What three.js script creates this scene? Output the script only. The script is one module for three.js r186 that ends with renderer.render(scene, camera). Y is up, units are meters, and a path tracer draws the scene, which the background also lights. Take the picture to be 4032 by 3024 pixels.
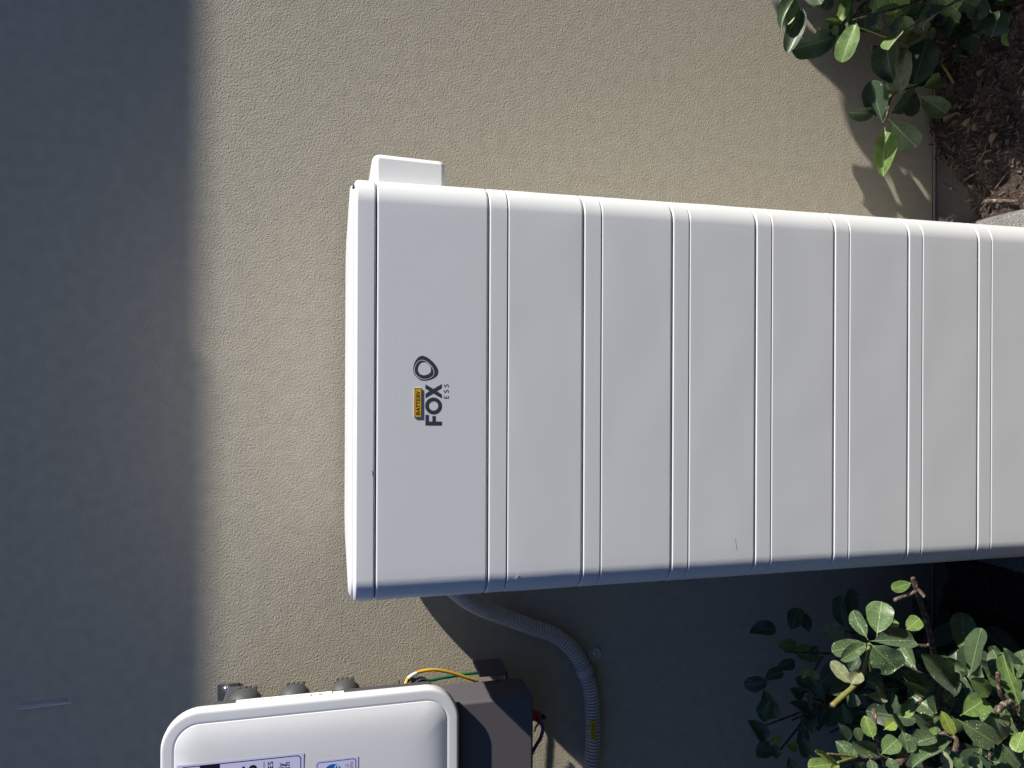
import * as THREE from 'three';
import { mergeGeometries, mergeVertices } from 'three/addons/utils/BufferGeometryUtils.js';
import { RoundedBoxGeometry } from 'three/addons/geometries/RoundedBoxGeometry.js';
import { TextGeometry } from 'three/addons/geometries/TextGeometry.js';
import { FontLoader } from 'three/addons/loaders/FontLoader.js';

// ---------------------------------------------------------------- camera, sky, sun, exposure
const scene = new THREE.Scene();
const FOCAL = 2799.8, PITCH = 13.85 * Math.PI / 180;            // focal length in pixels of the 4032 x 3024 photograph
const camera = new THREE.PerspectiveCamera(2 * Math.atan(1512 / FOCAL) * 180 / Math.PI, 4 / 3, 0.05, 400);
camera.position.set(0, 1.38, 1.41);
const forward = new THREE.Vector3(0, -Math.sin(PITCH), -Math.cos(PITCH));
camera.up.set(1, 0.0045, 0);                                    // the phone was held on its side: the picture's top is to the right
camera.lookAt(camera.position.clone().add(forward));
const camRight = forward.clone().cross(new THREE.Vector3(1, 0.0045, 0)).normalize(), camUp = camRight.clone().cross(forward);

const renderer = new THREE.WebGLRenderer({ antialias: true });
renderer.toneMapping = THREE.LinearToneMapping;
renderer.toneMappingExposure = 1.55;
renderer.shadowMap.enabled = true;

const SUN = new THREE.Vector3(0.70, 0.672, 0.232).normalize();
const sun = new THREE.DirectionalLight(new THREE.Color(1, 0.945, 0.86), 4.8);
sun.position.copy(SUN).multiplyScalar(12); sun.castShadow = true; sun.shadow.radius = 1.0;
sun.shadow.mapSize.set(4096, 4096);
Object.assign(sun.shadow.camera, { left: -4, right: 4, top: 4, bottom: -4, near: 1, far: 30 });
scene.add(sun, sun.target);

{ // clear blue sky, paler at the horizon
  const w = 128, h = 64, d = new Float32Array(w * h * 4);
  for (let j = 0; j < h; j++) {
    const el = Math.max(0, Math.sin(((j + 0.5) / h - 0.5) * Math.PI)), t = Math.pow(1 - el, 4);
    for (let i = 0; i < w; i++) d.set([0.115 + 0.34 * t, 0.235 + 0.40 * t, 0.62 + 0.24 * t, 1], (j * w + i) * 4);
  }
  const sky = new THREE.DataTexture(d, w, h, THREE.RGBAFormat, THREE.FloatType);
  sky.mapping = THREE.EquirectangularReflectionMapping; sky.magFilter = THREE.LinearFilter; sky.needsUpdate = true;
  scene.background = sky; scene.environment = sky;
  scene.backgroundIntensity = 0.48; scene.environmentIntensity = 0.48;
}

// ---------------------------------------------------------------- helpers
let seed = 7;
const rnd = () => { seed = (seed + 0x6d2b79f5) | 0; let t = Math.imul(seed ^ (seed >>> 15), 1 | seed); t = (t + Math.imul(t ^ (t >>> 7), 61 | t)) ^ t; return ((t ^ (t >>> 14)) >>> 0) / 4294967296; };
const rr = (a, b) => a + (b - a) * rnd();
const V = (x, y, z) => new THREE.Vector3(x, y, z);
const smooth = (a, b, x) => { const t = Math.min(1, Math.max(0, (x - a) / (b - a))); return t * t * (3 - 2 * t); };
const lin = (r, g, b) => new THREE.Color().setRGB(r, g, b);
// a point of the photograph at a real distance z from the wall
function at(px, py, z) {
  const d = forward.clone().multiplyScalar(FOCAL).addScaledVector(camRight, px - 2016).addScaledVector(camUp, -(py - 1512));
  return camera.position.clone().addScaledVector(d, (z - camera.position.z) / d.z);
}
const mpp = (p) => p.clone().sub(camera.position).dot(forward) / FOCAL;   // metres per photograph pixel at p
function hash(x, y, s) { let h = Math.imul(x, 374761393) + Math.imul(y, 668265263) + Math.imul(s, 362437) | 0; h = Math.imul(h ^ (h >>> 13), 1274126177); return ((h ^ (h >>> 16)) >>> 0) / 4294967296; }
function pn(x, y, per, s) {   // periodic gradient noise, about -0.7..0.7
  const xi = Math.floor(x), yi = Math.floor(y), fx = x - xi, fy = y - yi;
  const g = (i, j) => { const a = hash(((xi + i) % per + per) % per, ((yi + j) % per + per) % per, s) * 6.2831853; return Math.cos(a) * (fx - i) + Math.sin(a) * (fy - j); };
  const u = fx * fx * fx * (fx * (fx * 6 - 15) + 10), v = fy * fy * fy * (fy * (fy * 6 - 15) + 10);
  const a = g(0, 0), b = g(1, 0), c = g(0, 1), e = g(1, 1);
  return a + (b - a) * u + (c - a) * v + (a - b - c + e) * u * v;
}
function dataTex(n, fn, color, rep = 1) {
  const d = new Uint8Array(n * n * 4);
  for (let j = 0; j < n; j++) for (let i = 0; i < n; i++) {
    const v = fn(i / n, j / n), o = (j * n + i) * 4;
    if (typeof v === 'number') { d[o] = d[o + 1] = d[o + 2] = Math.max(0, Math.min(255, v * 255)); } else for (let k = 0; k < 3; k++) d[o + k] = Math.max(0, Math.min(255, v[k] * 255));
    d[o + 3] = 255;
  }
  const t = new THREE.DataTexture(d, n, n); t.wrapS = t.wrapT = THREE.RepeatWrapping; t.magFilter = THREE.LinearFilter; t.minFilter = THREE.LinearMipmapLinearFilter; t.generateMipmaps = true;
  if (color) t.colorSpace = THREE.SRGBColorSpace;
  t.repeat.set(rep, rep); t.needsUpdate = true; return t;
}
function canvasTex(w, h, draw) {
  const c = document.createElement('canvas'); c.width = w; c.height = h; const g = c.getContext('2d'); draw(g, w, h);
  const t = new THREE.CanvasTexture(c); t.colorSpace = THREE.SRGBColorSpace; return t;
}
const taken = {};
function numbered(n) { const k = taken[n] = (taken[n] ?? -1) + 1; return k ? n + '_' + String(k).padStart(3, '0') : n; }
function shade(o) { o.traverse((m) => { if (m.isMesh) { m.castShadow = true; m.receiveShadow = true; } }); return o; }
function mesh(name, geo, mat, parent) { const m = new THREE.Mesh(geo, mat); m.name = name; m.castShadow = m.receiveShadow = true; if (parent) parent.add(m); return m; }
function thing(name, label, category, pos = [0, 0, 0], group) {
  const g = new THREE.Group(); g.name = numbered(name); g.position.set(...pos); g.userData = { label, category }; if (group) g.userData.group = group; scene.add(g); return g;
}
function structure(name, geo, mat, label) { const m = mesh(name, geo, mat); m.userData = { kind: 'structure', label, category: name.replace(/_/g, ' ') }; scene.add(m); return m; }
const moved = (g, x, y, z) => g.translate(x, y, z);
function box(x0, x1, y0, y1, z0, z1, r = 0) {
  const g = r ? new RoundedBoxGeometry(x1 - x0, y1 - y0, z1 - z0, 3, r) : new THREE.BoxGeometry(x1 - x0, y1 - y0, z1 - z0);
  return g.translate((x0 + x1) / 2, (y0 + y1) / 2, (z0 + z1) / 2);
}
// stacked rounded-rectangle rings along z: rows are [height, inset]; dent displaces the skin by a little noise
function loft(rows, W, H, r, { cs = 8, sub = 1, dent = null, capTop = true, capBottom = true, minR = 0.0008 } = {}) {
  const pos = [], uv = [], idx = []; let n = 0;
  for (const [z, inset] of rows) {
    const hw = W / 2 - inset, hh = H / 2 - inset, rad = Math.max(minR, Math.min(r - inset, hw, hh)), ring = [];
    const C = [[hw - rad, hh - rad, 0], [-hw + rad, hh - rad, 1], [-hw + rad, -hh + rad, 2], [hw - rad, -hh + rad, 3]];
    C.forEach(([cx, cy, q], k) => {
      for (let i = 0; i <= cs; i++) { const a = (q + i / cs) * Math.PI / 2; ring.push([cx + rad * Math.cos(a), cy + rad * Math.sin(a)]); }
      const nx = C[(k + 1) % 4], a1 = ((k + 1) % 4) * Math.PI / 2, e0 = ring[ring.length - 1], e1 = [nx[0] + rad * Math.cos(a1), nx[1] + rad * Math.sin(a1)];
      for (let i = 1; i < sub; i++) ring.push([e0[0] + (e1[0] - e0[0]) * i / sub, e0[1] + (e1[1] - e0[1]) * i / sub]);
    });
    ring.push(ring[0]); n = ring.length; let per = 0;
    ring.forEach(([x, y], i) => {
      if (i) per += Math.hypot(x - ring[i - 1][0], y - ring[i - 1][1]);
      let X = x, Y = y; if (dent) { const k = dent(x, y, z); const l = Math.hypot(x / W, y / H) || 1; X += (x / W) / l * k; Y += (y / H) / l * k; }
      pos.push(X, Y, z); uv.push(per, z);
    });
  }
  const rowsN = rows.length;
  for (let j = 0; j < rowsN - 1; j++) for (let i = 0; i < n - 1; i++) { const a = j * n + i, b = a + 1, c = a + n, d = c + 1; idx.push(a, b, d, a, d, c); }
  const cap = (j, flip) => {
    const z = rows[j][0], base = pos.length / 3; pos.push(0, 0, z); uv.push(0, 0);
    for (let i = 0; i < n; i++) { const o = (j * n + i) * 3; pos.push(pos[o], pos[o + 1], z); uv.push(pos[o], pos[o + 1]); }
    for (let i = 0; i < n - 1; i++) flip ? idx.push(base, base + 2 + i, base + 1 + i) : idx.push(base, base + 1 + i, base + 2 + i);
  };
  if (capTop) cap(rowsN - 1, false); if (capBottom) cap(0, true);
  const g = new THREE.BufferGeometry(); g.setAttribute('position', new THREE.Float32BufferAttribute(pos, 3)); g.setAttribute('uv', new THREE.Float32BufferAttribute(uv, 2)); g.setIndex(idx); g.computeVertexNormals();
  const nm = g.attributes.normal;   // join the seam of each ring
  for (let j = 0; j < rowsN; j++) { const a = j * n, b = j * n + n - 1, v = V(nm.getX(a) + nm.getX(b), nm.getY(a) + nm.getY(b), nm.getZ(a) + nm.getZ(b)).normalize(); nm.setXYZ(a, v.x, v.y, v.z); nm.setXYZ(b, v.x, v.y, v.z); }
  return g;
}
// tube through points with a radius for each fraction of its length
function tube(points, radius, { seg = 24, rad = 10, color = null, closed = true, exact = false } = {}) {
  const curve = exact ? null : new THREE.CatmullRomCurve3(points, false, 'centripetal');
  const P = exact ? points : curve.getSpacedPoints(seg), N = P.length, pos = [], uv = [], col = [], idx = [];
  let t0 = P[1].clone().sub(P[0]).normalize(), nrm = Math.abs(t0.y) < 0.9 ? V(0, 1, 0) : V(1, 0, 0); nrm.addScaledVector(t0, -nrm.dot(t0)).normalize();
  let len = 0;
  for (let i = 0; i < N; i++) {
    const t = P[Math.min(i + 1, N - 1)].clone().sub(P[Math.max(i - 1, 0)]).normalize(); nrm.addScaledVector(t, -nrm.dot(t)).normalize();
    const b = t.clone().cross(nrm), r = typeof radius === 'function' ? radius(i / (N - 1), i) : radius; if (i) len += P[i].distanceTo(P[i - 1]);
    for (let k = 0; k <= rad; k++) {
      const a = k / rad * Math.PI * 2, p = P[i].clone().addScaledVector(nrm, Math.cos(a) * r).addScaledVector(b, Math.sin(a) * r);
      pos.push(p.x, p.y, p.z); uv.push(k / rad * 2 * Math.PI * 0.01, len); if (color) { const c = color(i / (N - 1), a); col.push(c.r, c.g, c.b); }
    }
  }
  const m = rad + 1;
  for (let i = 0; i < N - 1; i++) for (let k = 0; k < rad; k++) { const a = i * m + k, c = a + m; idx.push(a, a + 1, c + 1, a, c + 1, c); }
  if (closed) for (const e of [0, N - 1]) { const base = pos.length / 3; pos.push(P[e].x, P[e].y, P[e].z); uv.push(0, 0); if (color) { const c = color(e ? 1 : 0, 0); col.push(c.r, c.g, c.b); } for (let k = 0; k < rad; k++) e ? idx.push(base, e * m + k, e * m + k + 1) : idx.push(base, k + 1, k); }
  const g = new THREE.BufferGeometry(); g.setAttribute('position', new THREE.Float32BufferAttribute(pos, 3)); g.setAttribute('uv', new THREE.Float32BufferAttribute(uv, 2)); if (color) g.setAttribute('color', new THREE.Float32BufferAttribute(col, 3));
  g.setIndex(idx); g.computeVertexNormals();
  const nm = g.attributes.normal; for (let i = 0; i < N; i++) { const a = i * m, b = a + rad, v = V(nm.getX(a) + nm.getX(b), nm.getY(a) + nm.getY(b), nm.getZ(a) + nm.getZ(b)).normalize(); nm.setXYZ(a, v.x, v.y, v.z); nm.setXYZ(b, v.x, v.y, v.z); }
  return g;
}
const font = await new FontLoader().loadAsync('fonts/droid/droid_sans_bold.typeface.json');
const thinFont = await new FontLoader().loadAsync('fonts/droid/droid_sans_regular.typeface.json');

// ---------------------------------------------------------------- materials
const std = (color, roughness = 0.6, extra = {}) => new THREE.MeshStandardMaterial({ color, roughness, ...extra });
const phys = (color, roughness, extra) => new THREE.MeshPhysicalMaterial({ color, roughness, ...extra });
const wallBump = dataTex(2048, (u, v) => {   // one metre of hand-rolled acrylic render
  const wx = pn(u * 120, v * 120, 120, 1) * 1.1, wy = pn(u * 120, v * 120, 120, 2) * 1.1;
  const a = pn(u * 250 + wx, v * 250 + wy, 250, 3), b = pn(u * 430 + wy, v * 430 - wx, 430, 4), c = pn(u * 46, v * 46, 46, 5);
  return 0.5 + a * 0.34 + b * 0.3 + Math.max(0, a + 0.1) * b * 0.4 + c * 0.12;
}, false);
const wallTone = dataTex(512, (u, v) => { const k = 1 + pn(u * 3, v * 3, 3, 8) * 0.015 + pn(u * 9, v * 9, 9, 9) * 0.012 + pn(u * 120, v * 120, 120, 10) * 0.05; return [0.64 * k, 0.612 * k, 0.545 * k]; }, true, 0.4);
const coatBump = dataTex(512, (u, v) => 0.5 + pn(u * 110, v * 110, 110, 11) * 0.5 + pn(u * 50, v * 50, 50, 12) * 0.35, false, 5);
const soilTone = dataTex(1024, (u, v) => { const k = 0.8 + pn(u * 12, v * 12, 12, 14) * 0.5 + pn(u * 60, v * 60, 60, 15) * 0.5 + pn(u * 200, v * 200, 200, 16) * 0.6; return [0.235 * k, 0.185 * k, 0.16 * k]; }, true, 1.4);
const soilBump = dataTex(1024, (u, v) => 0.5 + pn(u * 40, v * 40, 40, 17) * 0.4 + pn(u * 110, v * 110, 110, 18) * 0.4, false, 1.4);
const slabTone = dataTex(512, (u, v) => { const k = 0.95 + pn(u * 150, v * 150, 150, 19) * 0.5 + pn(u * 20, v * 20, 20, 20) * 0.16; return [0.47 * k, 0.46 * k, 0.46 * k]; }, true, 2);
const slabBump = dataTex(512, (u, v) => 0.5 + pn(u * 150, v * 150, 150, 19) * 0.6, false, 2);
const barkTone = dataTex(256, (u, v) => { const k = 0.85 + pn(u * 5, v * 9, 45, 60) * 0.5 + pn(u * 30, v * 12, 60, 61) * 0.5, p = smooth(0.12, 0.3, pn(u * 6, v * 6, 6, 62)); return [(0.36 + 0.26 * p) * k, (0.31 + 0.27 * p) * k, (0.265 + 0.26 * p) * k]; }, true, 16);
const barkBump = dataTex(256, (u, v) => 0.5 + pn(u * 30, v * 12, 60, 61) * 0.5 + pn(u * 8, v * 24, 24, 63) * 0.5, false, 16);
const M = {
  wall: std(0xffffff, 0.8, { map: wallTone, bumpMap: wallBump, bumpScale: 0.00102 }),
  sealant: std(lin(0.3, 0.28, 0.25), 0.8),
  soffit: std(lin(0.5, 0.5, 0.48), 0.8), steel: std(lin(0.12, 0.125, 0.13), 0.5),
  coat: phys(lin(0.675, 0.695, 0.70), 0.46, { bumpMap: coatBump, bumpScale: 0.00007 }),
  lid: phys(lin(0.72, 0.73, 0.735), 0.4, { bumpMap: coatBump, bumpScale: 0.00006 }),
  joint: std(lin(0.02, 0.021, 0.023), 0.8),
  plastic: phys(lin(0.8, 0.8, 0.79), 0.35, {}),
  panel: phys(lin(0.72, 0.725, 0.73), 0.42, { bumpMap: coatBump, bumpScale: 0.00005 }),
  ink: std(lin(0.035, 0.042, 0.052), 0.5), black: std(lin(0.012, 0.012, 0.012), 0.55),
  yellow: std(lin(0.72, 0.42, 0.02), 0.4),
  housing: std(lin(0.062, 0.064, 0.066), 0.55, { bumpMap: coatBump, bumpScale: 0.00008 }),
  cover: std(lin(0.098, 0.09, 0.1), 0.5, { bumpMap: coatBump, bumpScale: 0.00006 }),
  zinc: std(lin(0.7, 0.7, 0.7), 0.25, { metalness: 1 }), vent: std(lin(0.45, 0.45, 0.44), 0.6),
  conduit: std(lin(0.5, 0.49, 0.47), 0.5), coupling: std(lin(0.33, 0.34, 0.36), 0.22),
  saddle: phys(lin(0.42, 0.42, 0.42), 0.35, {}),
  wire: std(0xffffff, 0.4, { vertexColors: true }), lug: std(lin(0.8, 0.5, 0.02), 0.4), tie: std(lin(0.78, 0.76, 0.72), 0.5),
  red: std(lin(0.5, 0.03, 0.02), 0.5), purple: std(lin(0.2, 0.05, 0.27), 0.5), pinkWire: std(lin(0.6, 0.4, 0.33), 0.6),
  soil: std(0xffffff, 0.95, { map: soilTone, bumpMap: soilBump, bumpScale: 0.006 }),
  slab: std(0xffffff, 0.85, { map: slabTone, bumpMap: slabBump, bumpScale: 0.0012 }),
  footing: std(lin(0.11, 0.1, 0.09), 0.9, { bumpMap: slabBump, bumpScale: 0.002 }),
  fence: std(lin(0.085, 0.09, 0.09), 0.6),
  bark: std(lin(0.8, 0.75, 0.72), 0.9, { map: barkTone, bumpMap: barkBump, bumpScale: 0.0012 }), greenBark: std(lin(0.2, 0.2, 0.05), 0.7, { bumpMap: barkBump, bumpScale: 0.0005 }), paleTwig: std(lin(1.25, 1.2, 1.15), 0.9, { map: barkTone, bumpMap: barkBump, bumpScale: 0.0012 }),
};

// ---------------------------------------------------------------- setting
{
  const g = new THREE.PlaneGeometry(160, 160, 1, 1).rotateX(-Math.PI / 2); const uv = g.attributes.uv; for (let i = 0; i < uv.count; i++) uv.setXY(i, uv.getX(i) * 160, uv.getY(i) * 160);
  moved(g, 0, -0.075, 0); structure('ground', g, M.soil, 'bare brown earth reaching away from the house');
}
structure('concrete_footing', box(-4, 6, -0.25, -0.012, 0, 0.32), M.footing, 'dark concrete footing strip along the base of the wall');
const mulchEdge = (x) => x > 0 ? 0.1 * (1 - smooth(0.40, 0.60, x)) + (x < 0.42 ? (0.42 - x) * 0.6 : 0) : 0.03;
function mulchHeight(x, z) {
  const n = pn(x * 9, z * 9, 4096, 30) * 0.03 + pn(x * 26, z * 26, 4096, 31) * 0.018 + pn(x * 60, z * 60, 4096, 32) * 0.008;
  const e = mulchEdge(x) + pn(x * 22, 3.3, 4096, 33) * 0.025;
  return -0.05 + (0.075 + n) * smooth(e - 0.012, e + 0.03, z) + 0.02 * smooth(0, 0.5, z);
}
{
  const g = new THREE.PlaneGeometry(4.2, 1.5, 300, 130).rotateX(-Math.PI / 2).translate(0.3, 0, 0.751), p = g.attributes.position, uv = g.attributes.uv;
  for (let i = 0; i < p.count; i++) { p.setY(i, mulchHeight(p.getX(i), p.getZ(i))); uv.setXY(i, p.getX(i), p.getZ(i)); }
  g.computeVertexNormals(); structure('soil_bed', g, M.soil, 'dark crumbly soil and mulch of the garden bed against the wall');
}
{
  const house = thing('house_wall', 'taupe textured rendered house wall behind the white battery tower', 'wall');
  const s = new THREE.Shape([new THREE.Vector2(-4, 0), new THREE.Vector2(6, 0), new THREE.Vector2(6, 3.6), new THREE.Vector2(-4, 3.6)]);
  s.holes.push(new THREE.Path([new THREE.Vector2(-0.5686, 1.8385), new THREE.Vector2(-0.5686, 1.9145), new THREE.Vector2(-0.5592, 1.9145), new THREE.Vector2(-0.5592, 1.8385)]));
  mesh('render_coat', new THREE.ExtrudeGeometry(s, { depth: 0.11, bevelEnabled: false }).translate(0, 0, -0.11), M.wall, house);
  mesh('sealant_bead', box(-4, 6, -0.006, -0.0025, 0, 0.003), M.sealant, house);
  mesh('base_course', box(-4, 6, -0.3, -0.0065, -0.11, 0.0005), M.footing, house);
  mesh('soffit', box(-4, 6, 3.46, 3.47, 0.0005, 0.5), M.soffit, house);
  mesh('fascia', box(-4, 6, 3.43, 3.61, 0.502, 0.522), M.steel, house);
  mesh('gutter', box(-4, 1.9, 3.396, 3.51, 0.524, 0.62, 0.006), M.steel, house);
  mesh('gutter', box(1.902, 6, 3.396, 3.51, 0.524, 0.6155, 0.006), M.steel, house);
  mesh('roof_sheet', new THREE.BoxGeometry(10, 0.02, 2.4).rotateX(0.38).translate(1, 4.06, -0.5), M.steel, house);
}
{
  const v = thing('weep_vent', 'small slotted grey weep vent set upright in the shaded wall', 'vent', [-0.5639, 1.8765, 0]);
  const s = new THREE.Shape([new THREE.Vector2(-0.0046, -0.0378), new THREE.Vector2(0.0046, -0.0378), new THREE.Vector2(0.0046, 0.0378), new THREE.Vector2(-0.0046, 0.0378)]);
  for (let i = 0; i < 22; i++) for (const x of [-0.0008, 0.0026]) { const y = -0.0355 + i * 0.00338, a = 0.00108; s.holes.push(new THREE.Path([new THREE.Vector2(x - a, y - a), new THREE.Vector2(x - a, y + a), new THREE.Vector2(x + a, y + a), new THREE.Vector2(x + a, y - a)])); }
  mesh('grille', new THREE.ExtrudeGeometry(s, { depth: 0.004, bevelEnabled: false }).translate(0, 0, -0.0045), M.vent, v);
  mesh('cavity', box(-0.0046, 0.0046, -0.0378, 0.0378, -0.1, -0.06), M.black, v);
  mesh('mortar_lip', box(-0.0068, -0.005, -0.042, 0.039, -0.002, 0.0022, 0.0008), std(lin(0.55, 0.52, 0.46), 0.9), v).rotation.z = 0.03;
}
{ // fence on the far side of the passage, behind the camera
  const f = thing('boundary_fence', 'dark grey steel sheet fence across the passage from the house', 'fence', [0, 0, 2.35]);
  for (let i = 0; i < 12; i++) {
    const s = new THREE.Shape(); s.moveTo(0, 0); const w = 0.8; for (let k = 0; k < 4; k++) { const x = k * 0.2; s.lineTo(x + 0.06, 0); s.lineTo(x + 0.08, 0.03); s.lineTo(x + 0.17, 0.03); s.lineTo(x + 0.19, 0); } s.lineTo(w, 0); s.lineTo(w, 0.004);
    for (let k = 3; k >= 0; k--) { const x = k * 0.2; s.lineTo(x + 0.193, 0.004); s.lineTo(x + 0.173, 0.034); s.lineTo(x + 0.077, 0.034); s.lineTo(x + 0.057, 0.004); } s.lineTo(0, 0.004);
    mesh('fence_sheet', new THREE.ExtrudeGeometry(s, { depth: 1.85, bevelEnabled: false }).rotateX(-Math.PI / 2).translate(-4.8 + i * 0.8, -0.07, 0), M.fence, f);
  }
  for (let i = 0; i < 5; i++) mesh('post', box(-4.82 + i * 2.4, -4.76 + i * 2.4, -0.07, 1.85, 0.01, 0.07), M.fence, f);
  for (const y of [0.0, 1.775]) mesh('rail', box(-4.8, 4.8, y, y + 0.05, -0.045, -0.005), M.fence, f);
}

// ---------------------------------------------------------------- battery tower on its paving slab
{
  const p = thing('paving_slab', 'grey speckled concrete paving slab under the battery tower', 'paver', [-0.01, 0, 0.36]);
  const g = loft([[-0.05, 0], [0.036, 0], [0.0415, 0.002], [0.044, 0.007]], 0.735, 0.56, 0.02, { sub: 12, dent: (x, y, z) => pn(x * 30 + 9, y * 30 + z * 40, 512, 40) * 0.003 }).rotateX(-Math.PI / 2);
  mesh('slab', g, M.slab, p);
}
const BW = 0.591, BD = 0.38, BX = -0.0102, BZ = 0.423 - BD / 2, BR = 0.038, Y0 = 1.38;
const TF = 0.9869;   // camera to tower front
const tower = thing('battery_tower', 'tall white stacked home battery tower standing before the wall', 'battery', [BX, 0.044, BZ]);
const towerY = 0.044;
let dentSeed = 50;
function shell(yTop, yBot, { topR = 0.0022, botR = 0.004, dents = 0.0009 } = {}) {   // one rounded housing section, rows from bottom to top
  const rows = [], s = dentSeed++, h = yTop - yBot;
  rows.push([yBot, botR + 0.004], [yBot + 0.0002, botR + 0.0006]);
  for (const a of [20, 40, 60, 80]) rows.push([yBot + botR * (1 - Math.cos(a * Math.PI / 180)) + 0.0002, botR * (1 - Math.sin(a * Math.PI / 180))]);
  const k = Math.max(2, Math.round(h / 0.014)); for (let i = 0; i <= k; i++) rows.push([yBot + botR + 0.0006 + (h - botR - topR - 0.0012) * i / k, 0]);
  for (const a of [70, 45, 20]) rows.push([yTop - topR * (1 - Math.cos(a * Math.PI / 180)) - 0.0002, topR * (1 - Math.sin(a * Math.PI / 180))]);
  rows.push([yTop, topR + 0.0004], [yTop, topR + 0.004]);
  const dent = (x, y, z) => { const e = Math.min(1, Math.max(0, (z - yBot) / 0.02)) * Math.min(1, Math.max(0, (yTop - z) / 0.02)); return dents * e * (pn(x * 7 + s, z * 9 + s * 1.7, 512, s) + 0.35 * pn(x * 22, z * 22 + s, 512, s + 1)); };
  return loft(rows, BW, BD, BR, { cs: 10, sub: 26, dent }).rotateX(-Math.PI / 2).translate(0, -towerY, 0);
}
const yk = (t) => Y0 - TF * t;
{
  const lidSeam = yk(0.0523), g = loft([[lidSeam, 0.005], [lidSeam + 0.0003, 0.0016], [lidSeam + 0.0016, 0.0002], [lidSeam + 0.003, 0], [Y0 - 0.0275, 0], [Y0 - 0.0262, 0.0004], [Y0 - 0.0237, 0.003], [Y0 - 0.0229, 0.0058], [Y0 - 0.0228, 0.0062], [Y0 - 0.0209, 0.0066], [Y0 - 0.0205, 0.0069], [Y0 - 0.0178, 0.0105], [Y0 - 0.0167, 0.0145], [Y0 - 0.0158, 0.03], [Y0 - 0.0145, 0.07]], BW, BD, BR, { cs: 10, sub: 16 }).rotateX(-Math.PI / 2).translate(0, -towerY, 0);
  const lid = mesh('lid', g, M.lid, tower); lid.userData.label = 'stepped white lid on top of the tower';
  const core = loft([[towerY + 0.012, 0.009], [Y0 - 0.03, 0.009]], BW, BD, BR, {}).rotateX(-Math.PI / 2).translate(0, -towerY, 0); mesh('joint_gasket', core, M.joint, tower);
  const m0 = mesh('control_module', shell(lidSeam - 0.0012, yk(0.21237) + 0.0006, { botR: 0.0035, dents: 0.0002 }), M.coat, tower);
  const gap = 0.0005;
  mesh('joint_band', shell(yk(0.21237) - gap, yk(0.24) + gap, { topR: 0.0016, botR: 0.0012, dents: 0.0003 }), M.coat, m0);
  for (let k = 0; k < 7; k++) {
    const top = yk(0.24 + 0.14406 * k) - gap, bot = yk(0.21237 + 0.14406 * (k + 1)) + gap;
    const m = mesh('battery_module', shell(top, bot, { topR: 0.0015 }), M.coat, tower);
    const low = k < 6 ? yk(0.24 + 0.14406 * (k + 1)) + gap : towerY + 0.02;
    mesh('joint_band', shell(yk(0.21237 + 0.14406 * (k + 1)) - gap, low, { topR: 0.0015, botR: 0.0012, dents: 0.0003 }), M.coat, m);
  }
  mesh('foot_plinth', loft([[0, 0.02], [0.022, 0.02]], BW, BD, 0.03, {}).rotateX(-Math.PI / 2), M.joint, tower);
  const sc = loft([[-0.27 / 2, 0.001], [-0.27 / 2 + 0.002, 0], [0.121, 0], [0.128, 0.002], [0.1335, 0.0055], [0.135, 0.009]], 0.07, 0.109, 0.012, { cs: 6 });
  const pos = sc.attributes.position; for (let i = 0; i < pos.count; i++) if (pos.getX(i) > 0) pos.setX(i, pos.getX(i) * (1 + pos.getY(i) * 1.1));
  sc.computeVertexNormals();
  const side = mesh('side_cable_cover', sc, M.plastic, tower); side.position.set(0.2965 - BX, 1.2775 - towerY, 0.372 - 0.135 - BZ); side.userData.label = 'small bright white cable cover on the side of the tower';
}
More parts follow.
